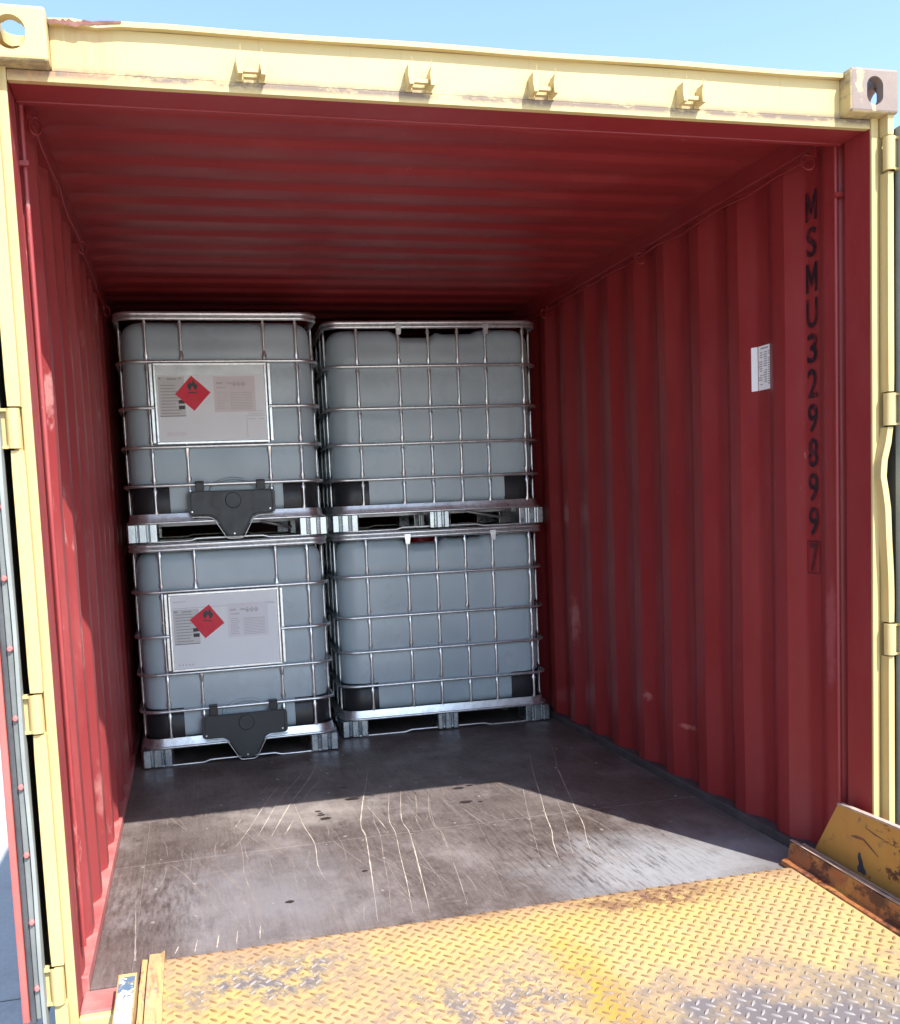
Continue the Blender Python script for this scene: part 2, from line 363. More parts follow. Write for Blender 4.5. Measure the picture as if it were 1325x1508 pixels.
# ------------------------------------------------------------------ ground
GZ = -1.32
MB().add([(-900, -900, GZ-.012), (900, -900, GZ-.012), (900, 900, GZ-.012), (-900, 900, GZ-.012)], [(0, 1, 2, 3)]).build('ground', 'concrete', kind='structure')
yard = bpy.data.objects.new('yard_pavement', None); COL.objects.link(yard); yard['kind'] = 'structure'
sl = MB(); sl.box(-1.992, 1.992, -1.992, 1.992, -.011, 0); slab = None
for i in range(-5, 5):
    for j in range(-4, 7):
        if slab is None: slab = sl.build('concrete_slab', 'concrete', yard, bevel=.006); o = slab
        else: o = slab.copy(); COL.objects.link(o)
        o.location = (-1.7+4*i+2, 0.9+4*j, GZ)
MB().box(-21.7, 18.3, -17.1, 26.9, GZ-.0115, GZ-.006).build('slab_joint', 'joint', yard)

# ------------------------------------------------------------------ container
L = 5.90
con = thing('shipping_container', 'open cream and red shipping container with worn plywood floor', 'container')
# side walls: trapezoid corrugation with an inner and an outer skin
def wall_profile():
    p = [(1.172, .118), (1.206, .124), (1.206, .140), (1.172, .150)]
    y = .148
    while y < L-.3:
        p += [(1.170, y+.002), (1.170, y+.070), (1.206, y+.138), (1.206, y+.204)]
        y += .272
        if y < L-.3: p.append((1.170, y))
    p.append((1.170, L)); return p
for sg in (-1, 1):
    w = MB(); pr = []
    for q in wall_profile():
        if not pr or abs(q[1]-pr[-1][1]) > .0005: pr.append(q)
    rp_ = [pr[0]]
    for a_, p_, c_ in zip(pr[:-2], pr[1:-1], pr[2:]):
        A, P0, C_ = Vector(a_), Vector(p_), Vector(c_); r_ = min(.014, (A-P0).length*.42, (C_-P0).length*.42)
        q0, q1 = P0+(A-P0).normalized()*r_, P0+(C_-P0).normalized()*r_
        for k in range(4): s_ = k/3; rp_.append(tuple(q0*(1-s_)**2+P0*2*s_*(1-s_)+q1*s_*s_))
    rp_.append(pr[-1]); nz_ = 17; zs = [.022+(2.335-.022)*k/(nz_-1) for k in range(nz_)]
    def dent(y, z): return (noise.noise(Vector((sg*3.1, y*1.1, z*.9)))*.006+noise.noise(Vector((sg*7.7, y*3.2, z*2.4)))*.0025)*min(1, (y-.14)*6 if y > .14 else 0)*min(1, (z-.02)*8, (2.335-z)*8)
    for off, m in ((0, 0), (.004, 1)):
        vs = [(sg*(x+off+dent(y, z)), y, z) for x, y in rp_ for z in zs]
        w.add(vs, [(i*nz_+j, i*nz_+j+1, i*nz_+nz_+j+1, i*nz_+nz_+j) for i in range(len(rp_)-1) for j in range(nz_-1)], m, True)
    wall = w.build('side_wall', ['red_chalk_lit' if sg < 0 else 'red', 'cream'], con)
    if sg == 1: wall_r = wall
    MB().box(sg*1.156, sg*1.214, .146, L, -.155, .034).build('bottom_rail', 'red_rail' if sg < 0 else 'rail_dirty', con, .004)
    MB().box(sg*1.158, sg*1.216, .122, L, 2.316, 2.392).build('top_rail', 'red', con, .006)
    # lashing rod of the corner post with its two brackets
    lr = MB(); lr.cyl((sg*1.162, .146, .12), (sg*1.162, .146, 2.30), .0065, 10)
    for z in (2.14,): lr.box(sg*1.150, sg*1.19, .128, .146, z-.006, z+.006)
    lr.build('lashing_rod', 'red_chalk_lit' if sg < 0 else 'red', con)
    # lashing wire and rings below the top rail
    pts = [(sg*(1.150+.004*math.sin(i*1.7)), .27+i*.16, 2.288+.006*math.sin(i*2.3)) for i in range(20)]
    MB().tube(pts, .0038, 6).build('lashing_wire', 'red', con)
    for y in (.25, 1.39, 2.53):
        g = MB(); ring = [(sg*(1.143-.014*math.cos(a)), y+.016*math.sin(a+.9), 2.276+.026*math.sin(a)) for a in [2*math.pi*k/14 for k in range(14)]]
        g.tube(ring, .0036, 6, True); g.box(sg*1.150, sg*1.160, y-.02, y+.02, 2.285, 2.312)
        g.build('lashing_ring', 'red', con)
# roof: stamped troughs running across, with sloping ends
xs = [-1.19, -1.140, -1.090, -.8, -.5, -.2, .1, .4, .7, 1.090, 1.140, 1.19]
ys = [(0.14, 0)]; y = .310
while y < L-.25:
    ys += [(y-.006, 0), (y+.006, .12), (y+.020, .88), (y+.032, 1), (y+.072, 1), (y+.084, .88), (y+.098, .12), (y+.110, 0)]; y += .196
ys.append((L, 0))
for nm, off, m in (('roof_panel', 0, 'red'), ('roof_skin', .006, 'cream')):
    rf = MB(); vs = []
    for (yy, h) in ys:
        for i, xx in enumerate(xs):
            k = h*(0 if i in (0, 1, 10, 11) else 1)
            vs.append((xx, yy, 2.383+.015*k+off+.006*noise.noise(Vector((xx*.9, yy*1.1, 3.3)))*(1-abs(xx)/1.19)))
    n = len(xs); rf.add(vs, [(a*n+b, a*n+b+1, a*n+n+b+1, a*n+n+b) for a in range(len(ys)-1) for b in range(n-1)], 0, True)
    rf.build(nm, m, con)
MB().box(-1.17, 1.17, L+.002, L+.03, -.15, 2.40).build('end_wall', 'red', con)
# plywood floor panels with filled joints
MB().box(-1.155, 1.155, .147, L, -.03, -.0016).build('seam_filler', 'filler', con)
for (x0, x1) in ((-1.155, -1.0500), (-1.0492, 1.155)):
    for (y0, y1) in ((.1445, 1.037), (1.0410, 3.476), (3.482, L)):
        MB().box(x0, x1, y0, y1, -.028, 0).build('floor_panel', 'floor', con, .001)
# sill, header, posts
sill = MB(); sill.box(-1.17, 1.17, .027, .144, -.15, -.004)
sill.build('door_sill', 'red_rail', con, .006)
MB().box(-1.17, 1.17, .0, .0265, -.15, -.006).build('sill_face', 'cream', con, .006)
hd = MB()
hd.prism([(.002, 2.308), (.002, 2.412), (.012, 2.412), (.012, 2.308)], -1.067, 1.067, 'x')
hd.build('door_header', 'header', con, .001)
hl = MB(); hl.prism([(.0015, 2.283), (.0015, 2.3075), (.020, 2.3075), (.020, 2.283)], -1.1675, 1.1675, 'x'); MB().box(-1.1685, 1.1685, .0215, .1195, 2.2845, 2.300).build('header_underside', 'red', con, .002)
hl.build('header_lip', ['header'], con, .001)
MB().box(-1.1685, 1.1685, .1205, .139, 2.282, 2.385).build('header_inner_plate', 'red', con, .003)
top = MB(); nn = 40; vs = []
for i in range(nn+1):
    x = -1.066+2.132*i/nn
    d = .010*max(0, 1-abs((x+.98))/.16)*(.6+.4*math.sin(x*70))+.0015*math.sin(x*9)
    for (yy, z) in ((-.016, 2.412-d), (-.016, 2.424-d), (.16, 2.428), (.16, 2.416)): vs.append((x, yy, z))
top.add(vs, [(i*4+j, i*4+(j+1) % 4, i*4+4+(j+1) % 4, i*4+4+j) for i in range(nn) for j in range(4)])
top.build('header_top_plate', 'cream', con)
# flaking rust scab on the bent end of the top plate
fl = MB(); vs = []; kk = 26
for i in range(kk+1):
    x = -1.072+.17*i/kk; a = min(1, (1-i/kk)*1.6)*min(1, .5+i/4); j1 = rnd.uniform(0, .006); j2 = rnd.uniform(.002, .010)
    vs += [(x, -.0175, 2.418-(.010+j1)*a), (x, -.0175, 2.4235+(j2-.012)*a), (x, .04, 2.429)]
fl.add(vs, [(i*3+j, i*3+j+1, i*3+j+4, i*3+j+3) for i in range(kk) for j in range(2)]); fl.build('rust_scab', 'rust_edge', con)
HZ = (2.205, 1.475, .790, .105)
for sg in (-1, 1):
    # jamb: red inside face, cream front channel with recess
    j = MB(); j.prism([(sg*1.1700, .006), (sg*1.1700, .116), (sg*1.2035, .116), (sg*1.2035, .045), (sg*1.186, .045), (sg*1.186, .006)], -.15, 2.318, 'z')
    j.build('jamb_inner_face', 'red_chalk_lit' if sg < 0 else 'red', con, .002)
    p = MB(); p.prism([(sg*1.1685, -.004), (sg*1.1685, .0055), (sg*1.1865, .0055), (sg*1.1865, .040), (sg*1.2040, .040), (sg*1.2040, .14), (sg*1.2175, .14), (sg*1.2175, .005), (sg*1.1925, .005), (sg*1.1925, -.004)], -.155, 2.3165, 'z')
    post = p.build('corner_post', 'cream', con, .003)
    edges = [2.314]+[q for z in HZ for q in (z+.052, z-.052)]+[-.15]
    for k in range(0, len(edges), 2):
        a, b = edges[k], edges[k+1]; seg = MB(); n = 12; vs = []
        for i in range(n+1):
            z = a+(b-a)*i/n; s = i/n
            bend = 0
            if sg == 1 and k == 4: bend = -.026*(math.exp(-((s-.22)/.14)**2)+.35*math.exp(-((s-.5)/.2)**2)); 
            else: bend = .0005*math.sin(z*5+sg)
            e = .0012 if i in (0, n) else 0
            x0, x1 = (1.1985 if sg == 1 else 1.1880)+bend+e, 1.2195+bend-e
            for (xx, yy) in ((x0, .0045), (x0, -.034), (x1, -.034), (x1, .0045)): vs.append((sg*xx, yy, z))
        seg.add(vs, [(i*4+q, i*4+(q+1) % 4, i*4+4+(q+1) % 4, i*4+4+q) for i in range(n) for q in range(4)])
        seg.add(vs[:4], [(0, 1, 2, 3)]); seg.add(vs[-4:], [(3, 2, 1, 0)])
        seg.build('hinge_bar', 'cream', con, .002)
    # corner casting: hollow block, oval holes on front, side and top
    cx, cy, cz = sg*1.1475, .044, 2.370
    def tmp(mb):
        me = bpy.data.meshes.new('tmp'); me.from_pydata(mb.v, [], mb.f); o = bpy.data.objects.new('tmp', me); COL.objects.link(o); return o
    ob = tmp(MB().box(cx-.0795, cx+.0795, cy-.089, cy+.089, cz-.060, cz+.062))
    bv = ob.modifiers.new('b', 'BEVEL'); bv.width = .008; bv.segments = 3
    def oval(a, b, n=12):
        return [((a-b)*(1 if math.cos(q) >= 0 else -1)*1.0+b*math.cos(q), b*math.sin(q)) for q in [2*math.pi*(i+.5)/(2*n) for i in range(2*n)]]
    cuts = [MB().box(cx-.054, cx+.054, cy-.062, cy+.062, cz-.034, cz+.034)]
    vo = [(v+cx, u+cz) for u, v in oval(.0395, .027)] if sg == 1 else [(v+cx, u+cz) for u, v in oval(.0385, .034)]
    cuts.append(MB().prism(vo, cy-.12, cy-.03, 'y'))
    cuts.append(MB().prism([(v+cy, u+cz) for u, v in oval(.0385, .030)], cx+sg*.03, cx+sg*.12, 'x'))
    cuts.append(MB().prism([(v+cx, u+cy) for u, v in oval(.062, .032)], cz+.02, cz+.1, 'z'))
    cuts.append(MB().prism([(v+cx, u+cz) for u, v in oval(.0385, .030)], cy+.03, cy+.12, 'y'))
    cuts.append(MB().prism([(v+cy, u+cz) for u, v in oval(.0385, .030)], cx-sg*.03, cx-sg*.12, 'x'))
    cobs = [tmp(c_) for c_ in cuts]
    for c_ in cobs:
        import bmesh
        bm = bmesh.new(); bm.from_mesh(c_.data); bmesh.ops.recalc_face_normals(bm, faces=bm.faces); bm.to_mesh(c_.data); bm.free()
        q = ob.modifiers.new('c', 'BOOLEAN'); q.operation = 'DIFFERENCE'; q.solver = 'EXACT'; q.object = c_
    me = bpy.data.meshes.new_from_object(ob.evaluated_get(bpy.context.evaluated_depsgraph_get()))
    me.name = 'corner_casting'
    me.materials.clear(); me.materials.append(MAT['casting' if sg == 1 else 'cream']); me.materials.append(MAT['cream_dirty'])
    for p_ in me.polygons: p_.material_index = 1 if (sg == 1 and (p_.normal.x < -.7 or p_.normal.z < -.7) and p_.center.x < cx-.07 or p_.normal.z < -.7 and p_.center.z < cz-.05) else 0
    for c_ in cobs+[ob]: bpy.data.objects.remove(c_)
    link('corner_casting', me, con)
# four bar-lock keepers on the header
for i, x in enumerate((-.603, -.176, .155, .585)):
    k = MB(); k.box(-.040, -.0205, -.003, .0012, -.034, .004); k.box(.0205, .040, -.003, .0012, -.034, .004); k.box(-.020, .020, -.003, .0012, -.022, -.006)
    for s_, t_ in ((-1, .030), (1, .024)):
        k.prism([(s_*.037, -.030), (s_*.025, -.030), (s_*.023, .000), (s_*.028, t_), (s_*.040, t_-.006), (s_*.041, -.004)][::s_], -.044, -.0035, 'y')
        k.box(s_*.0285-.0008, s_*.0285+.0008, -.044, -.040, t_-.002, t_+.014)
    k.box(-.0225, .0225, -.030, -.016, -.020, -.009)
    o = k.build('lock_keeper', 'cream', con, .002); o.location = (x, .001, 2.340); o.scale = (.9, .9, .9)
# doors folded right back along the outside of the container
for sg in (-1, 1):
    d = MB(); d.box(sg*1.244, sg*1.2895, -.030, 1.13, .03, 2.285); door = d.build('door_leaf', ['door_red', 'rubber'], con, .004)
    for p_ in door.data.polygons: p_.material_index = 1 if abs(p_.center.x) < 1.25 or p_.normal.y < -.5 else 0  # outer face coloured dark to paint in the shade of the gap
    MB().box(sg*1.2750, sg*1.2910, -.052, -.031, .03, 2.285).build('door_edge', 'door_red', door, .003)
    MB().box(sg*1.2595, sg*1.2745, -.046, -.031, .02, 2.28).build('rubber_seal', 'rubber', door, .005)
    st = MB(); st.box(sg*1.2445, sg*1.259, -.049, -.031, .035, 2.28); st.build('seal_strip', 'rubber_grey', door, .003)
    li = MB(); vs = []; n = 30
    for i in range(n+1):
        z = .0+2.28*i/n; w_ = .0015*math.sin(z*11)
        for xx, yy in ((1.2430+w_, -.058), (1.2345+w_, -.058), (1.2350, -.02), (1.2435, -.02)): vs.append((sg*xx, yy, z))
    li.add(vs, [(i*4+q, i*4+(q+1) % 4, i*4+4+(q+1) % 4, i*4+4+q) for i in range(n) for q in range(4)], 0); li.build('seal_lip', 'lip', door)
    z = .115; me = None
    while z < 2.27:
        if me is None:
            b = MB(); b.tube([(0, 0, 0), (0, -.005, 0), (0, -.0085, 0)], [(.0078, .0078), (.0074, .0074), (.0045, .0045)], 10); o = b.build('rivet', 'rivet', door); me = o.data
        else: o = link('rivet', me, door)
        o.location = (sg*1.2515, -.049, z); z += .168
    for z in HZ:
        h = MB(); h.cyl((sg*1.2085, -.026, z-.047), (sg*1.2085, -.026, z+.047), .0165, 18)
        h.prism([(sg*1.212, -.024), (sg*1.244, -.026), (sg*1.244, -.016), (sg*1.212, -.010)], z-.040, z+.040, 'z')
        h.box(sg*1.212, sg*1.244, -.036, -.01, z-.047, z-.0402); h.box(sg*1.212, sg*1.244, -.036, -.01, z+.0402, z+.047)
        h.build('hinge', 'cream', door)
# stencilled number down the right wall, on an outer flat
code = 'MSMU3298997'
for i, ch in enumerate(code):
    if ch == 'M':
        v2 = [(x-.5, y-.5) for x, y in ((0, 0), (.21, 0), (.21, .60), (.5, .16), (.79, .60), (.79, 0), (1, 0), (1, 1), (.80, 1), (.5, .52), (.20, 1), (0, 1))]; fs = [tuple(range(12))]; w_ = h_ = 1.0
    else: v2, fs, w_, h_ = text_mesh(ch, .1, 1.0, .0012)
    kx, kz = (.056 if ch in 'MU' else .050)/w_, .094/h_
    if i == 10: kx *= .85
    zc = 2.166-.1137*i - (.006 if i == 10 else 0)
    b = MB(); b.add([(0, -x*kx, y*kz) for x, y in v2], [tuple(f)[::-1] for f in fs])
    if i == 10:
        for (a0, a1, b0, b1) in ((-.033, .033, .052, .055), (-.033, .033, -.055, -.052), (-.033, -.030, -.052, .052), (.030, .033, -.052, .052)):
            b.add([(0, a0, b0), (0, a1, b0), (0, a1, b1), (0, a0, b1)], [(0, 3, 2, 1)])
    o = b.build('letter' if ch.isalpha() else 'digit', 'letter_faded' if i == 10 else 'letter', wall_r); o.location = (1.2045-.0012, .3215, zc)
# wear on the plywood: forklift scratches, oil spots, screw heads (thin marks lying on the panels)
SCR = [[(.781,2.012),(.653,1.604),(.566,1.289),(.492,1.038),(.448,.862),(.405,.738),(.349,.528)],
[(.851,2.032),(.683,1.461),(.608,1.204),(.543,.978),(.482,.778),(.434,.628),(.411,.513)],
[(.948,2.162),(.871,1.893),(.785,1.632),(.68,1.244),(.642,1.104),(.587,.884),(.526,.709),(.47,.499)],
[(.655,1.831),(.541,1.443),(.461,1.175),(.419,1.026),(.345,.76),(.283,.538)],
[(.143,1.578),(.091,1.319),(.05,1.089),(.051,.976),(.026,.796),(-.001,.641)],
[(.086,1.576),(.035,1.319),(-.005,1.169),(-.012,1.037)],
[(-.066,1.057),(-.093,.84),(-.115,.69),(-.135,.546)],
[(-.054,1.955),(-.113,1.698),(-.163,1.493),(-.226,1.198),(-.234,1.048),(-.263,.822),(-.294,.597),(-.337,.295)],
[(-.092,1.574),(-.165,1.243),(-.178,1.047),(-.214,.804),(-.245,.579),(-.29,.31)],
[(-.03,1.578),(-.106,1.221),(-.118,1.046),(-.153,.8),(-.185,.558),(-.223,.314)],
[(.024,1.584),(-.058,1.203),(-.066,1.026),(-.102,.762),(-.134,.539),(-.172,.296)],
[(.087,1.574),(.021,1.268)],[(.143,1.566),(.056,1.182),(.043,1.007)],[(-.16,1.426),(-.14,1.076)],
[(-.35,2.326),(-.449,1.94)],[(-.48,1.875),(-.545,1.698),(-.587,1.555),(-.655,1.316),(-.722,1.107)],
[(-.309,2.253),(-.376,1.989),(-.457,1.777),(-.518,1.606),(-.588,1.359),(-.636,1.188)],
[(-.255,2.249),(-.327,1.969),(-.392,1.78),(-.462,1.584),(-.53,1.36),(-.582,1.178)],
[(-.299,1.863),(-.368,1.712),(-.417,1.567)],[(-.48,1.341),(-.529,1.18)],[(-.149,2.168),(-.214,1.923),(-.307,1.688)],
[(-.527,1.909),(-.58,1.754)],[(-.675,1.464),(-.719,1.318)],[(-.744,1.229),(-.778,1.128)],
[(-.454,1.581),(-.446,1.259),(-.432,1.039),(-.449,.817),(-.441,.649)],
[(-.935,.279),(-.925,.327)],[(-.88,.269),(-.871,.352)],[(-.817,.278),(-.808,.365)],[(-.761,.283),(-.753,.372)],[(-.692,.291),(-.684,.384)],
[(-.707,.892),(-.702,.754),(-.684,.475)],[(-.611,.93),(-.608,.787)],[(.055,1.044),(.025,.808),(-.023,.478),(-.051,.309)]]
STRONG = {18: .9, 21: .8, 22: .8, 24: .8, 0: 1.2, 2: .9, 7: 1.3, 10: 1.0, 15: 1.0, 16: 1.0, 17: 1.3, 19: 1, 9: .8, 25: 1.3, 26: 1, 27: 1.3, 28: 1, 29: .8, 13: 1.0}
def catmull(P, n=6):
    out = []
    for i in range(len(P)-1):
        p0, p1, p2, p3 = P[max(0, i-1)], P[i], P[i+1], P[min(len(P)-1, i+2)]
        for k in range(n):
            t_ = k/n
            out.append(tuple(.5*(2*p1[a]+(p2[a]-p0[a])*t_+(2*p0[a]-5*p1[a]+4*p2[a]-p3[a])*t_**2+(3*p1[a]-p0[a]-3*p2[a]+p3[a])*t_**3) for a in (0, 1)))
    return out+[P[-1]]
sA, sB = MB(), MB()
for i, P in enumerate(SCR):
    Q = catmull(P) if len(P) > 2 else [tuple(P[0][a]+(P[1][a]-P[0][a])*k/8 for a in (0, 1)) for k in range(9)]
    mb = sA if i in STRONG else sB; wd = .0017*STRONG.get(i, .8); vs = []; n = len(Q)
    for k, q in enumerate(Q):
        a, b = Q[max(0, k-1)], Q[min(n-1, k+1)]; dx, dy = b[0]-a[0], b[1]-a[1]; ll = math.hypot(dx, dy) or 1
        w_ = wd*min(1, .25+3*min(k, n-1-k)/n)*rnd.uniform(.35, 1.3); jx = rnd.uniform(-.0004, .0004)
        vs += [(q[0]-dy/ll*w_+jx, q[1]+dx/ll*w_, .0007), (q[0]+dy/ll*w_+jx, q[1]-dx/ll*w_, .0007)]
    mb.add(vs, [(k*2, k*2+1, k*2+3, k*2+2) for k in range(n-1)])
for k in range(340):
    x, y = rnd.uniform(-1.0, 1.08), rnd.uniform(.3, 2.2); ll = rnd.uniform(.04, .42); an = rnd.gauss(1.72, .16); w_ = rnd.uniform(.0004, .0011)
    dx, dy = math.cos(an), math.sin(an); cv_ = rnd.uniform(-.04, .04); vs = []
    for q in range(7):
        t_ = q/6; px_, py_ = x+dx*ll*t_-dy*cv_*t_*(1-t_), y+dy*ll*t_+dx*cv_*t_*(1-t_); ww = w_*(.2 if q in (0, 6) else 1)
        vs += [(px_-dy*ww, py_+dx*ww, .0006), (px_+dy*ww, py_-dx*ww, .0006)]
    sB.add(vs, [(q*2, q*2+1, q*2+3, q*2+2) for q in range(6)])
sA.build('floor_scratches', 'scratch', con, kind='stuff'); sB.build('faint_scratches', 'scratch_faint', con, kind='stuff')
for (x, y, r_) in ((.267, 1.516, .022), (.241, 1.315, .024), (.3, 1.299, .010), (.321, 1.536, .014), (-.204, 1.536, .028), (-.35, 1.315, .022), (-.36, 1.391, .010), (-.367, 1.419, .012), (-.213, 1.714, .016), (-.301, .707, .010), (-.579, .533, .014), (-.363, 1.365, .015)):
    b = MB(); n = 16; vs = [(0, 0, 0)]+[(r_*rnd.uniform(.65, 1.15)*math.cos(2*math.pi*k/n)*1.2, r_*rnd.uniform(.65, 1.15)*math.sin(2*math.pi*k/n)*.8, 0) for k in range(n)]
    b.add(vs, [(0, k+1, (k+1) % n+1) for k in range(n)]); o = b.build('oil_spot', 'stain', con); o.location = (x, y, .0009)
b = MB(); b.tube([(0, 0, 0), (0, 0, .0012)], .0062, 10); me = None
for yy in (.21, .53, .80, 1.005, 1.075, 1.36, 1.66, 1.97, 2.28):
    for k in range(12):
        if rnd.random() < .45: continue
        x = -1.0+.185*k+rnd.uniform(-.07, .07); y = yy+rnd.uniform(-.012, .012)
        if me is None: o = b.build('floor_screw', 'screw', con); me = o.data
        else: o = link('floor_screw', me, con)
        o.location = (x, y, .0004); o.scale = (rnd.uniform(.6, 1.25),)*2+(1,)
# yellow paint scraped off the ramp on to the floor
sc_ = MB(); vs = []
for i in range(16):
    y = .27+.44*i/15; w_ = .004*(1-.75*i/15)*rnd.uniform(.3, 1.2); x = -1.045-.02*i/15
    vs += [(x-w_, y, .0011), (x+w_, y, .0011)]
sc_.add(vs, [(k*2, k*2+1, k*2+3, k*2+2) for k in range(15)]); sc_.build('paint_scrape', 'scratch_faint', con)

# ------------------------------------------------------------------ liquid totes
LV = (.282, .470, .661, .884)
def vbar(levels, z0, z1):
    # vertical tube: round between the rings, pressed flat with spoon ends at every crossing
    pts, rr = [], []
    stops = [z0]+[z for z in levels if z0 < z < z1]+[z1]
    for a, b in zip(stops[:-1], stops[1:]):
        for z, w_, d_ in ((a, .0050, .0018), (a+.016, .0060, .002), (a+.021, .0105, .004), (a+.030, .0125, .005), (a+.042, .0085, .0068), (a+.056, .0074, .0076), (b-.056, .0074, .0076), (b-.042, .0085, .0068), (b-.030, .0125, .005), (b-.021, .0105, .004), (b-.016, .0060, .002)):
            pts.append((0, 0, z)); rr.append((w_, d_))
    pts.append((0, 0, z1)); rr.append((.0075, .003))
    return pts, rr
def foot_poly(w, d, ribs):
    # plan outline of a pleated sheet-steel foot, front pleats at -y
    p = []; n = ribs; cw = w/n
    for i in range(n):
        x = -w/2+i*cw
        p += [(x+.003, -d/2+.014), (x+.009, -d/2), (x+cw-.009, -d/2), (x+cw-.003, -d/2+.014)]
    p += [(w/2, -d/2+.03), (w/2, d/2), (-w/2, d/2), (-w/2, -d/2+.03)]
    return p
def make_tote(label, W, D, fronts, sides, dip, plate, name='liquid_tote'):
    t_ = thing(name, label, 'liquid tote', group='caged liquid totes stacked in the container')
    # bottle
    tk = MB(); plan = rrect(W-.068, D-.068, .115, 9); prof = []
    for k in range(7): a = R(90*k/6); prof.append((-.045+.045*math.sin(a), .135+.045*(1-math.cos(a))))
    prof.append((0, .20))
    for a_, b_ in ((LV[0]+.012, LV[1]), (LV[1], LV[2]), (LV[2], LV[3]), (LV[3], .985)):
        for k in range(5): s_ = k/5; prof.append((.007*math.sin(math.pi*s_) ** .7-.001, a_+(b_-a_)*s_))
    prof.append((0, .985))
    for k in range(9): a = R(90*k/8); prof.append((-.075*(1-math.cos(a)) ** 1.15, 1.005+.083*math.sin(a)))
    prof += [(-.17, 1.089), (-.235, 1.036), (-.30, 1.030)]
    # finer plan along the straight runs
    fine = []
    for i in range(len(plan)):
        (p, q), (p2, q2) = plan[i], plan[(i+1) % len(plan)]
        ll = math.hypot(p2[0]-p[0], p2[1]-p[1]); k = 24 if ll > .3 else 1
        for s in range(k):
            f_ = s/k; nx, ny = q[0]+(q2[0]-q[0])*f_, q[1]+(q2[1]-q[1])*f_; nl = math.hypot(nx, ny)
            fine.append(((p[0]+(p2[0]-p[0])*f_, p[1]+(p2[1]-p[1])*f_), (nx/nl, ny/nl)))
    tk.sweep(fine, prof)
    if dip:
        nv = []
        for (x, y, z) in tk.v:
            if z > .98 and y < -.2:
                f_ = (x+W/2)/W; k = 0
                for c_, h_, s_ in ((.43, .038, .080), (.62, .020, .085)):
                    k = max(k, h_*max(0, min(1, (s_*1.25-abs(f_-c_))/(s_*.35))))
                z -= k*min(1, (z-.98)/.08)
            nv.append((x, y, z))
        tk.v = nv
    tk.build('tank', 'tank', t_)
    lid = MB(); lid.tube([(0, 0, 1.025), (0, 0, 1.078), (0, 0, 1.086)], [(.085, .085), (.085, .085), (.075, .075)], 24); lid.build('screw_lid', 'lid', t_)
    # cage rings
    for i, z in enumerate(LV):
        r_ = rrect(W-.016, D-.016, .10, 6)
        if plate and i == 2:
            pl = [(p[0], p[1], z) for p, q in r_]; s0 = [p for p in pl]
            path = [(plate[1]+.004, -D/2+.008, z)]+s0+[(plate[0]-.004, -D/2+.008, z)]
            # start right of the plate, run round the back, end left of it
            b = MB().tube(path, .0082, 8)
        else: b = MB().tube([(p[0], p[1], z) for p, q in r_], .0082, 8, True)
        b.build('cage_ring', 'zinc', t_)
    b = MB(); r_ = rrect(W-.022, D-.022, .085, 6)
    b.tube([(p[0], p[1], 1.1140) for p, q in r_], .0113, 10, True); b.tube([(p[0], p[1], 1.0925) for p, q in r_], .0100, 10, True)
    b.build('top_rail', 'zinc', t_)
    # vertical bars
    cache = {}
    def vb(x, y, z0, z1, rz):
        k = (round(z0, 3), round(z1, 3))
        if k not in cache:
            pts, rr = vbar(LV, z0, z1); o = MB().tube(pts, rr, 8, flat=(0, 1, 0)).build('vertical_bar', 'zinc', t_); cache[k] = o.data
        else: o = link('vertical_bar', cache[k], t_)
        o.location = (x, y, 0); o.rotation_euler = (0, 0, rz)
    yf = -D/2+.0225
    for f_ in fronts:
        x = -W/2+f_*W
        if plate and plate[0]-.02 < x < plate[1]+.02:
            vb(x, yf, LV[3]-.004, 1.093, 0)
            vb(x, yf, .115, LV[1]+.004, 0)
        else: vb(x, yf, .115, 1.093, 0)
        vb(x, D/2-.0225, .115, 1.093, 0)
    for f_ in sides:
        y = -D/2+f_*D
        for sg in (-1, 1): vb(sg*(W/2-.0225), y, .115, 1.093, R(90))
    if dip:
        for f_ in (fronts[1], fronts[4]):
            b = MB(); x = -W/2+f_*W
            b.prism([(x-.017, 1.104), (x+.017, 1.104), (x+.011, 1.050), (x-.011, 1.050)], -D/2-.004, -D/2+.002, 'y'); b.cyl((x, -D/2-.004, 1.083), (x, -D/2-.010, 1.083), .006, 10)
            b.build('lifting_tab', 'zinc', t_, .0015)
    # black corner guards
    gp = rrect(W-.070, D-.070, .11, 8); 
    for ci in range(4):
        seg = gp[ci*9:(ci+1)*9]; (p0, q0), (p1, q1) = seg[0], seg[-1]
        t0 = (q0[1], -q0[0]); t1 = (-q1[1], q1[0])
        ext = .075
        pl = [((p0[0]+t0[0]*ext, p0[1]+t0[1]*ext), q0)]+seg+[((p1[0]+t1[0]*ext, p1[1]+t1[1]*ext), q1)]
        MB().sweep(pl, [(.0, .140), (.004, .148), (.004, .290), (0, .292), (-.003, .290), (-.003, .140), (0, .140)], False).build('corner_guard', 'black', t_)
    # pallet
    b = MB(); b.sweep(rrect(W-.03, D-.03, .10, 6), [(-.004, .144), (-.001, .130), (.003, .112), (.007, .104), (.007, .094), (-.04, .096), (-.40, .096)])
    b.tube([(p[0], p[1], .100) for p, q in rrect(W-.012, D-.012, .10, 6)], .0068, 8, True)
    b.build('pallet_tray', 'zinc', t_)
    nx = 3 if W > 1.1 else 2
    fm = {}
    def ft(x, y, w, rz, ribs):
        k = (w, ribs)
        if k not in fm: o = MB().prism(foot_poly(w, .13, ribs), .008, .0925, 'z').build('pallet_foot', 'foot', t_, .005); fm[k] = o.data
        else: o = link('pallet_foot', fm[k], t_, .005)
        o.location = (x, y, 0); o.rotation_euler = (0, 0, rz)
    for sx in (-1, 1):
        for sy, rz in ((-1, 0), (1, R(180))): ft(sx*(W/2-.078), sy*(D/2-.070), .155, rz, 3)
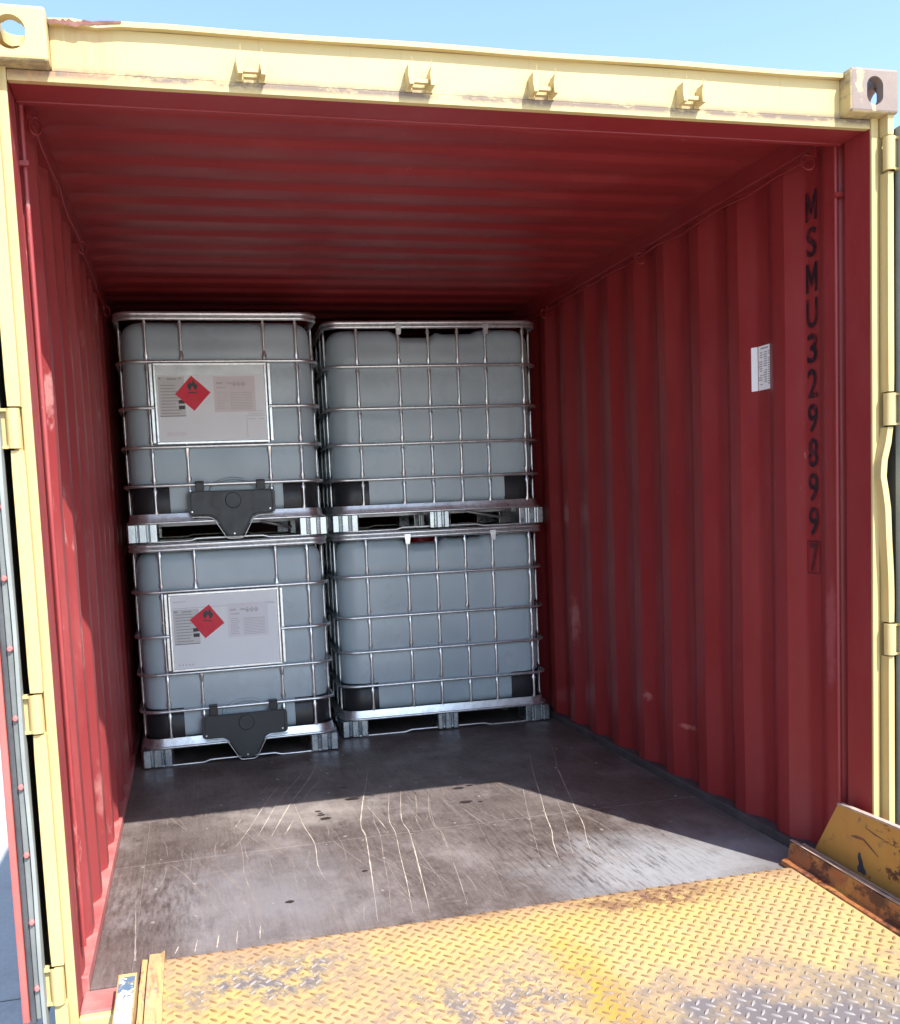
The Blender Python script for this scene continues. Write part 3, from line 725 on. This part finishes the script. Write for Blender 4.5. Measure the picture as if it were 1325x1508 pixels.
    if W > 1.1: ft(0, -D/2+.070, .125, 0, 3); ft(0, D/2-.070, .125, R(180), 3); ft(0, 0, .125, 0, 3)
    for sx in (-1, 1): ft(sx*(W/2-.070), 0, .125, R(90)*sx, 3)
    b = MB(); rr = rrect(W-.04, D-.04, .09, 5); path = []
    for i in range(len(rr)):
        (p, q), (p2, _) = rr[i], rr[(i+1) % len(rr)]; path.append((p[0], p[1], .0055))
        ll = math.hypot(p2[0]-p[0], p2[1]-p[1])
        if ll > .3:
            for f_, dz in ((.12, 0), (.25, .0), (.29, .010), (.36, .010), (.64, .010), (.71, .010), (.75, 0), (.88, 0)):
                path.append((p[0]+(p2[0]-p[0])*f_, p[1]+(p2[1]-p[1])*f_, .0055+dz))
    b.tube(path, [(.0055, .0055)]*len(path), 6, True); b.build('pallet_runner', 'zinc', t_)
    b = MB()
    for y in (-.18, .18): b.box(-W/2+.05, W/2-.05, y-.03, y+.03, .078, .0945)
    b.tube([(W*.18, -D*.25, .085), (W*.33, -D*.30, .045), (W*.36, -D*.1, .045)], .009, 6)
    b.build('pallet_beam', 'zinc_plate', t_)
    if plate:
        x0, x1 = plate; y = -D/2-.004; z0, z1 = .482, .874
        b = MB(); b.box(x0, x1, y, y+.004, z0, z1)
        b.build('label_plate', 'zinc_plate', t_)
        fr = MB(); w_ = .011
        for (a0, a1, c0, c1) in ((x0, x1, z1-w_, z1), (x0, x1, z0, z0+w_), (x0, x0+w_, z0+w_, z1-w_), (x1-w_, x1, z0+w_, z1-w_)): fr.box(a0, a1, y-.006, y-.0002, c0, c1)
        fr.build('plate_frame', 'zinc', t_, .002)
        for sx, xx in ((-1, x0-.012), (1, x1+.013)):
            fb = MB(); fb.box(xx-.0075, xx+.0075, y-.002, y+.006, .488, .655); fb.box(xx-.0075, xx+.0075, y-.002, y+.006, .668, .872); fb.build('flat_bar', 'zinc', t_, .002)
        # valve with its cover
        xc = .030; yv = -D/2-.012
        b = MB(); b.cyl((xc, -D/2+.06, .19), (xc, -D/2+.012, .19), .045, 18); b.build('drain_valve', 'black', t_)
        b = MB(); ar = [(xc+.12*math.cos(a), -D/2+.024, .232+.075*math.sin(a)) for a in [math.pi*k/14 for k in range(15)]]
        b.tube(ar, .006, 6); b.build('valve_recess_rim', 'tank', t_)
        def rnd_poly(P, r_=.012, n=4):
            out = []
            for i in range(len(P)):
                a, p, c_ = Vector(P[i-1]), Vector(P[i]), Vector(P[(i+1) % len(P)])
                rr_ = min(r_, (a-p).length*.45, (c_-p).length*.45)
                q0 = p+(a-p).normalized()*rr_; q1 = p+(c_-p).normalized()*rr_
                for k in range(n+1):
                    s = k/n; out.append(tuple(q0*(1-s)**2+p*2*s*(1-s)+q1*s*s))
            return out
        outl = [(-.197, .248), (-.197, .130), (-.098, .130), (-.072, .118), (-.012, .018), (.062, .018), (.118, .118), (.142, .130), (.232, .130), (.232, .248)]
        P = rnd_poly(outl, .02)
        b = MB(); b.prism(P, yv-.006, yv, 'y'); cv = b.build('valve_cover', 'cover', t_, .003)
        b = MB(); cx_, cz_ = .024, .198
        b.tube([(cx_, yv-.006, cz_), (cx_, yv-.0085, cz_), (cx_, yv-.010, cz_)], [(.040, .040), (.039, .039), (.036, .036)], 28); b.build('round_boss', 'cover', cv)
        b = MB()
        for k in range(4): b.box(-.03+k*.022, -.016+k*.022, yv-.0078, yv-.0062, .237-.012, .237)
        for k in range(4): b.box(-.16, -.16+.06+.02*(k % 2), yv-.0072, yv-.0062, .215-.012*k-.0035, .215-.012*k); b.box(.105, .105+.085-.015*(k % 3), yv-.0072, yv-.0062, .222-.011*k-.0035, .222-.011*k)
        b.build('moulded_lettering', 'cover', cv, kind='stuff')
        b = MB(); ins = [(cx_+(x-cx_)*.93, .0175+ (z-.0175)*.955+.006) for x, z in outl]
        b.tube([(x, yv-.0062, z) for x, z in rnd_poly(ins, .02)], .0022, 5, True); b.build('moulded_rib', 'cover', cv)
        for xx in (-.135, .165):
            b = MB(); b.box(xx-.021, xx+.021, yv-.005, yv+.001, .249, .292); b.box(xx-.021, xx+.021, yv-.0035, -D/2+.03, .2925, .297); b.build('cover_strap', 'black', cv, .002)
        for xx, zz in ((-.178, .147), (.205, .150), (.022, .032)):
            b = MB(); b.cyl((xx, yv-.006, zz), (xx, yv-.009, zz), .0042, 8); b.build('cover_bolt', 'zinc', cv)
        rim = [(-.30, .1215), (-.16, .121), (-.098, .119), (-.074, .108), (-.020, .016), (-.008, .0085), (.058, .0085), (.070, .016), (.120, .108), (.146, .119), (.21, .121), (.34, .1215)]
        b = MB(); b.tube([(x, yv-.003, z) for x, z in rnd_poly(rim, .02)[5:-5]], [(.003, .006)]*(len(rnd_poly(rim, .02))-10), 6, flat=(0, 1, 0)); b.build('tray_rim', 'zinc', t_)
    return t_
def dress_plate(tote, D, plate, full):
    # printed sheets on the steel plate; all children of the plate
    pl = [o for o in ALL_CHILDREN(tote) if o.name.startswith('label_plate')][0]
    x0, x1 = plate; z0, z1 = .482, .874; w, h = x1-x0, z1-z0; y = -D/2-.004
    def P(u, v): return (x0+u*w, z0+v*h)
    def quad(name, m, u0, u1, v0, v1, lift):
        (a, b), (c, d) = P(u0, v0), P(u1, v1); mb = MB()
        mb.add([(a, y-lift, b), (c, y-lift, b), (c, y-lift, d), (a, y-lift, d)], [(0, 1, 2, 3)]); return mb.build(name, m, pl)
    def lines(name, m, L_, lift):
        mb = MB()
        for (u0, u1, v0, v1) in L_:
            (a, b), (c, d) = P(u0, v0), P(u1, v1); mb.add([(a, y-lift, b), (c, y-lift, b), (c, y-lift, d), (a, y-lift, d)], [(0, 1, 2, 3)])
        return mb.build(name, m, pl)
    if full: quad('white_sheet', 'paper', .025, .975, .035, .965, .0010); quad('sheet_top_line', 'print_pale', .03, .97, .803, .809, .0014)
    else:
        quad('white_sheet', 'paper', .025, .975, .035, .845, .0010); quad('sheet_top_edge', 'paper', .012, .985, .838, .848, .0022)
        quad('upper_panel_fold', 'zinc_plate', .06, .94, .875, .935, .0010)
    quad('document', 'paper_grey', .035, .265, .345, .835 if not full else .79, .0014)
    L_ = [(.115, .20, .795, .812), (.045, .06, .80, .82), (.22, .235, .80, .82)] if not full else [(.115, .20, .752, .766), (.045, .075, .75, .775)]
    for k in range(10):
        v = .72-.038*k; L_.append((.055, .055+rnd.uniform(.12, .19), v, v+.010))
    lines('document_print', 'print', L_, .0018)
    lines('document_blocks', 'print_dark', [(.205, .26, .43, .475), (.205, .26, .50, .545), (.04, .262, .343, .351)], .0018)
    quad('information_sheet', 'paper_lilac' if full else 'paper_pink', .52, .89, .39, .83, .0014)
    L_ = [(.545, .60, .735, .758), (.64, .685, .735, .758), (.545, .63, .685, .70)]
    for k in range(9): L_.append((.545, .545+rnd.uniform(.06, .10), .63-.025*k, .638-.025*k))
    lines('information_print', 'print_pale', L_, .0018)
    L_ = [(.665, .86, .62, .632)]+[(.665, .86, .60-.02*k, .608-.02*k) for k in range(10)]
    lines('information_table', 'print_pale', L_, .0018)
    for k, u in enumerate((.705, .745, .785)):
        c_ = P(u, .735); r_ = .013; mb = MB()
        out = [(c_[0]+r_*a, c_[1]+r_*b) for a, b in ((0, -1), (1, 0), (0, 1), (-1, 0))]; inn = [(c_[0]+r_*.8*a, c_[1]+r_*.8*b) for a, b in ((0, -1), (1, 0), (0, 1), (-1, 0))]
        mb.add([(a, y-.0018, b) for a, b in out+inn], [(i, (i+1) % 4, (i+1) % 4+4, i+4) for i in range(4)])
        mb.add([(c_[0]+r_*a, y-.0018, c_[1]+r_*b) for a, b in ((-.3, -.4), (.3, -.4), (.15, .4), (-.2, .25))], [(0, 1, 2, 3)]); mb.build('small_symbol', 'print', pl)
    # hazard diamond with flame
    c_ = P(.335, .625 if not full else .62); a_ = R(2 if not full else -9); hd_ = .0855
    def rot(px, pz): return (c_[0]+px*math.cos(a_)-pz*math.sin(a_), c_[1]+px*math.sin(a_)+pz*math.cos(a_))
    def flat(name, m, pts, lift):
        mb = MB(); q = [rot(*p) for p in pts]; mb.add([(a, y-lift, b) for a, b in q], [tuple(range(len(q)))]); return mb.build(name, m, pl)
    flat('hazard_diamond', 'diamond', [(0, -hd_), (hd_, 0), (0, hd_), (-hd_, 0)], .0024)
    fl_ = [(-.010, .012), (.010, .012), (.019, .020), (.022, .032), (.017, .043), (.014, .036), (.010, .052), (.002, .062), (.003, .048), (-.004, .042), (-.008, .054), (-.013, .040), (-.018, .045), (-.021, .030), (-.018, .019)]
    fl_ = [(px*1.15, pz*1.1+.001) for px, pz in fl_]; flat('flame_symbol', 'print_dark', fl_, .0028)
    flat('flame_heart', 'diamond', [(-.006, .014), (.006, .014), (.009, .022), (.002, .036), (-.008, .024)], .0031)
    flat('flame_base', 'print_dark', [(-.021, .001), (.021, .001), (.021, .006), (-.021, .006)], .0028)
    if not full:
        quad('small_paper', 'paper', .80, .975, .06, .335, .0016); lines('small_paper_print', 'print_pale', [(.82, .885, .29, .30), (.915, .96, .29, .30), (.80, .975, .333, .339), (.80, .805, .06, .33), (.82, .95, .355, .362), (.82, .95, .39, .396)], .0020)
        quad('packing_tape', 'paper_lilac', .09, .26, .10, .15, .0014)
    else: lines('faint_stamp', 'print_pale', [(.06+.03*k, .072+.03*k, .07, .09) for k in range(5)]+[(.04, .16, .885, .893), (.86, .95, .815, .822)], .0014)

PL = (-.322, .224)
FR_L = (.150, .318, .722, .883); FR_R = (.155, .345, .482, .614, .745, .925); SD = (.13, .30, .5, .7, .87)
HT = 1.1265
la, ra = .0101, -.0304
def place(t_, X0, Y0, a, W, D, z): t_.location = (X0+W/2*math.cos(a)-D/2*math.sin(a), Y0+W/2*math.sin(a)+D/2*math.cos(a), z); t_.rotation_euler = (0, 0, a)
low_l = make_tote('lower left tote on the floor with full white label sheet and tilted red diamond', 1.0, 1.2, FR_L, SD, False, PL)
place(low_l, -1.1178, 2.3854, la, 1.0, 1.2, 0.0005)
low_r = make_tote('lower right tote without label plate, standing on the floor beside the right wall', 1.2, 1.0, FR_R, SD, True, None)
place(low_r, -.0727, 2.6103, ra, 1.2, 1.0, 0.0005)
up_l = copy_tree(low_l, None, None, 'upper left tote with grey topped label plate and upright red diamond')
place(up_l, -1.1178, 2.3854, la, 1.0, 1.2, HT)
up_r = copy_tree(low_r, None, None, 'upper right tote without label plate, stacked on top beside the right wall')
place(up_r, -.0727, 2.6103, ra, 1.2, 1.0, HT)
dress_plate(low_l, 1.2, PL, True); dress_plate(up_l, 1.2, PL, False)

# ------------------------------------------------------------------ notice on the right wall
note = thing('paper_notice', 'white printed notice stuck on the red corrugated right wall', 'notice', (1.205, .595, 1.612))
def note_pt(y, z, lift=0):
    yy = y; x = 1.206
    if yy > .627: x = 1.206-(yy-.627)*.036/.067
    return (x-.0012-lift-1.205, yy-.595, z-1.612)
ys_ = [.540, .570, .600, .626, .636, .650]; b = MB(); vs = [note_pt(y, z) for y in ys_ for z in (1.612+.0*y, 1.768)]
b.add(vs, [(i*2, i*2+1, i*2+3, i*2+2) for i in range(5)]); b.build('paper_sheet', 'paper', note)
b = MB()
for k in range(15):
    z = 1.742-.0080*k
    for (a0, a1) in (((.552, .566), (.572, .574+rnd.uniform(.012, .022)), (.600, .601+rnd.uniform(.010, .024)))):
        if rnd.random() < .12: continue
        b.add([note_pt(a0, z, .0006), note_pt(a0, z+.0038, .0006), note_pt(a1, z+.0038, .0006), note_pt(a1, z, .0006)], [(0, 1, 2, 3)])
b.add([note_pt(.565, 1.756, .0006), note_pt(.565, 1.761, .0006), note_pt(.61, 1.761, .0006), note_pt(.61, 1.756, .0006)], [(0, 1, 2, 3)])
b.build('notice_print', 'print', note)

# ------------------------------------------------------------------ loading ramp
rampo = thing('loading_ramp', 'worn yellow chequer plate loading ramp with rusty side curbs in front of the container', 'ramp', (0, 0, 0))
YL, ZL, SL = .236, .0125, .035
def dz(y): return ZL+SL*(y-YL)
pts = [(YL, dz(YL)), (YL-.012, dz(YL)+.0), (-1.9, dz(-1.9)), (-9.6, GZ+.02)]
d = MB(); xl, xr = -.985, 1.05
prof = [(YL, .0015), (YL-.004, dz(YL)-.004), (YL-.02, dz(YL-.02)), (-.3, dz(-.3)), (-1.9, dz(-1.9)), (-9.6, GZ+.03), (-9.62, GZ+.002), (-1.9, dz(-1.9)-.05), (0.02, dz(0)-.012), (.1, .0015)]
d.prism(prof, xl, xr, 'x'); d.build('deck_plate', 'deck', rampo)
# tread lugs: short raised ovals, alternating at 45 degrees
def lug_mesh():
    mb = MB(); n = 12; hl_, hw = .0150, .0043; vs = []
    for (k, z) in ((1, 0), (.86, .0022), (.45, .0034)):
        for i in range(n):
            a = 2*math.pi*i/n; ca, sa = math.cos(a), math.sin(a)
            vs.append((hl_*k*ca if k > .5 else hl_*.62*ca, hw*k*sa*(1-.25*ca*ca), z))
    fs = [(r_*n+i, r_*n+(i+1) % n, r_*n+n+(i+1) % n, r_*n+n+i) for r_ in range(2) for i in range(n)]
    mb.add(vs, fs, 0, True); mb.add(vs[-n:], [tuple(range(n))], 0, True); return mb
P_ = .0425; spots = []; rp = random.Random(3)
for i in range(int(2.1/P_)):
    for j in range(44):
        for h in (0, 1):
            x = xl+.022+P_*(i+.5*h); y = YL-.020-P_*(j+.5*h)
            if x < xr-.03: spots.append((x, y, h))
def shown(s):
    v = Vector((s[0], s[1], dz(s[1])))-CP; dd = v.dot(fw)
    u_, w_ = v.dot(r2)/dd*1393.93+662.5-49.7, 754+110.8-v.dot(u2)/dd*1393.93
    return (0 if (-10 < u_ < 1335 and -10 < w_ < 1515) else 1, dd)
spots.sort(key=shown); lm = lug_mesh(); first = None; rest = MB()
for k, (x, y, o_) in enumerate(spots):
    rz = R(45 if o_ else -45); z = dz(y)-.0002
    if k < 300:
        if first is None: first = lm.build('tread_lug', 'lug', rampo); o = first
        else: o = link('tread_lug', first.data, rampo)
        o.location = (x, y, z); o.rotation_euler = (R(2)*0+math.atan(SL), 0, 0); o.rotation_euler = (math.atan(SL), 0, rz) if False else (0, 0, rz)
    else:
        c_, s_ = math.cos(rz), math.sin(rz); rest.add([(x+a*c_-b_*s_, y+a*s_+b_*c_, z+SL*(a*s_+b_*c_)+cc) for a, b_, cc in lm.v], lm.f, 0, True)
rest.build('tread_lugs', 'lug', rampo, kind='stuff')
# right side: rusty inner curb, channel bottom and the tall side plate
def strip(poly_at, ys, name, mats, bev=.003, sub=1):
    mb = MB(); vs = []; n = len(poly_at(0))
    for y in ys: vs += [(x, y, z) for x, z in poly_at(y)]
    mb.add(vs, [(i*n+j, i*n+(j+1) % n, i*n+n+(j+1) % n, i*n+n+j) for i in range(len(ys)-1) for j in range(n)])
    mb.add(vs[:n], [tuple(range(n))]); mb.add(vs[-n:], [tuple(range(n))[::-1]])
    return mb.build(name, mats, rampo, bev)
YS = [.272, .22, .16, .10, .05, -.02, -.09, -.16, -.24, -.32, -.45, -.6, -.8, -1.1, -1.5, -1.9]
jit = {y: (rnd.uniform(-.004, .004), rnd.uniform(-.003, .003)) for y in YS}
strip(lambda y: [(1.034+jit.get(y, (0, 0))[0], dz(y)-.012), (1.034, dz(y)+.006), (1.058, dz(y)+.014), (1.068+jit.get(y, (0, 0))[1], dz(y)+.066+jit.get(y, (0, 0))[0]*.6), (1.088, dz(y)+.068), (1.092, dz(y)-.012)], YS, 'inner_curb', 'curb_rust', .002)
strip(lambda y: [(1.067, dz(y)+.0685), (1.066+jit.get(y, (0, 0))[1], dz(y)+.0705+abs(jit.get(y, (0, 0))[0])*.5), (1.076, dz(y)+.0715), (1.078, dz(y)+.0685)], YS[:10], 'curb_edge', 'ramp_edge', .0005)
strip(lambda y: [(1.094, dz(y)+.03), (1.094, dz(y)+.052), (1.124, dz(y)+.052), (1.124, dz(y)+.03)], YS, 'curb_channel', 'ramp_edge', .002)
tp = MB(); tp.prism([(.225, .060), (.108, .248), (-.10, .253), (-.6, .256), (-1.9, .22), (-1.9, -.10), (-.6, -.04), (0, .02), (.225, .045)], 1.126, 1.140, 'x')
tp.build('side_plate', 'curb', rampo, .002)
tc = MB(); tc.prism([(.112, .2485), (-.10, .2535), (-.6, .2565), (-1.9, .2205), (-1.9, .2265), (-.6, .2625), (-.10, .2595), (.104, .2545)], 1.1245, 1.1415, 'x')
tc.build('side_plate_edge', 'ramp_edge', rampo, .0015)
# gouges and a dark smear on the tall plate
g = MB()
def gouge(P, w_, m):
    vs = []
    for k, (y, z) in enumerate(P): ww = w_*rnd.uniform(.5, 1.2)*(.4 if k in (0, len(P)-1) else 1); vs += [(1.1252, y, z-ww), (1.1252, y, z+ww)]
    g.add(vs, [(k*2, k*2+1, k*2+3, k*2+2) for k in range(len(P)-1)], m)
gouge([(.045, .168), (.02, .172), (-.01, .174), (-.04, .160), (-.075, .142)], .0045, 0)
gouge([(-.02, .215), (-.06, .206), (-.10, .202)], .003, 0); gouge([(.09, .215), (.06, .19)], .0015, 0)
gouge([(.028, .152), (.027, .195)], .0015, 0); gouge([(-.04, .15), (-.041, .205)], .002, 0); gouge([(-.078, .11), (-.077, .16)], .002, 0)
g.build('gouge', 'rust_edge', rampo)
g = MB(); g.add([(1.1254, y, z) for y, z in ((.016, .112), (.012, .126), (.004, .128), (-.002, .112), (-.006, .104), (-.010, .088), (-.020, .078), (-.022, .066), (-.010, .062), (.004, .066), (.014, .063), (.018, .078), (.010, .090))], [tuple(range(13))]); g.build('paint_smear', 'blue_smear', rampo)
# left side: low double curb and the flaked bar
def jl(y): return .003*math.sin(y*37)
def tpr(y): return max(.15, min(1, (.285-y)/.16))
YSL = [.262, .23, .2, .17, .14, .08, .05, .02, -.01, -.05, -.08, -.12, -.16, -.2, -.25, -.3, -.4, -.5, -.8, -1.2, -1.9]
strip(lambda y: [(-.962, dz(y)-.010), (-.962, dz(y)+.010), (-.974+jl(y), dz(y)+.012*tpr(y)), (-.980+jl(y), dz(y)+(.022+jl(y))*tpr(y)), (-1.004, dz(y)+.024*tpr(y)), (-1.006, dz(y)-.010)][::-1], YSL, 'inner_curb', 'scraped', .002)
strip(lambda y: [(-1.0075, dz(y)-.0095), (-1.0075, dz(y)+.016*tpr(y)), (-1.022, dz(y)+(.020+jl(y+.01))*tpr(y)), (-1.024, dz(y)-.0095)][::-1], YSL[1:], 'curb_channel', 'scraped', .002)
YSB = [.075, .0, -.08, -.2, -.5, -1.0, -1.9]
strip(lambda y: [(-1.026, -.10), (-1.026, dz(y)+.052), (-1.074, dz(y)+.052), (-1.076, -.10)][::-1], YSB, 'side_bar', 'scraped', .003)
strip(lambda y: [(-1.030, dz(y)+.0525), (-1.031, dz(y)+.0540), (-1.069, dz(y)+.0540), (-1.070, dz(y)+.0525)][::-1], [.055, .02, -.05, -.15, -.3, -.6, -1.2, -1.9], 'painted_cap', 'flaked', .0005)
# props under the ramp
b = MB()
for x in (-.9, .95): b.box(x-.06, x+.06, -1.9, -1.75, GZ, dz(-1.9)-.055); b.box(x-.05, x+.05, -.35, -.22, GZ+.55, dz(-.3)-.045)
b.build('support_leg', 'curb', rampo)

# ------------------------------------------------------------------ trailer that carries the container
tr = thing('trailer', 'dark trailer chassis under the red container', 'trailer', (0, 2.0, GZ))
b = MB()
for x in (-.5, .5): b.box(x-.07, x+.07, -1.7, 8.5, .78, 1.06)
for y in (-1.6, .2, 2.0, 3.8): b.box(-1.15, 1.15, y-.08, y+.08, 1.062, 1.158)
b.build('chassis_frame', 'chassis', tr)
me = None
for y in (.9, 2.2):
    MB().cyl((-.9, y, .5), (.9, y, .5), .07).build('axle', 'chassis', tr)
    for sg in (-1, 1):
        if me is None:
            b = MB(); ring = [(0, .37*math.cos(a), .37*math.sin(a)) for a in [2*math.pi*k/28 for k in range(28)]]
            b.tube(ring, [(.13, .13)]*28, 10, True); o = b.build('tyre', 'tyre', tr); me = o.data
        else: o = link('tyre', me, tr)
        o.location = (sg*1.0, y, .5)
        b = MB(); b.cyl((sg*.95, y, .5), (sg*1.05, y, .5), .25, 20); b.build('wheel_rim', 'zinc_plate', tr)
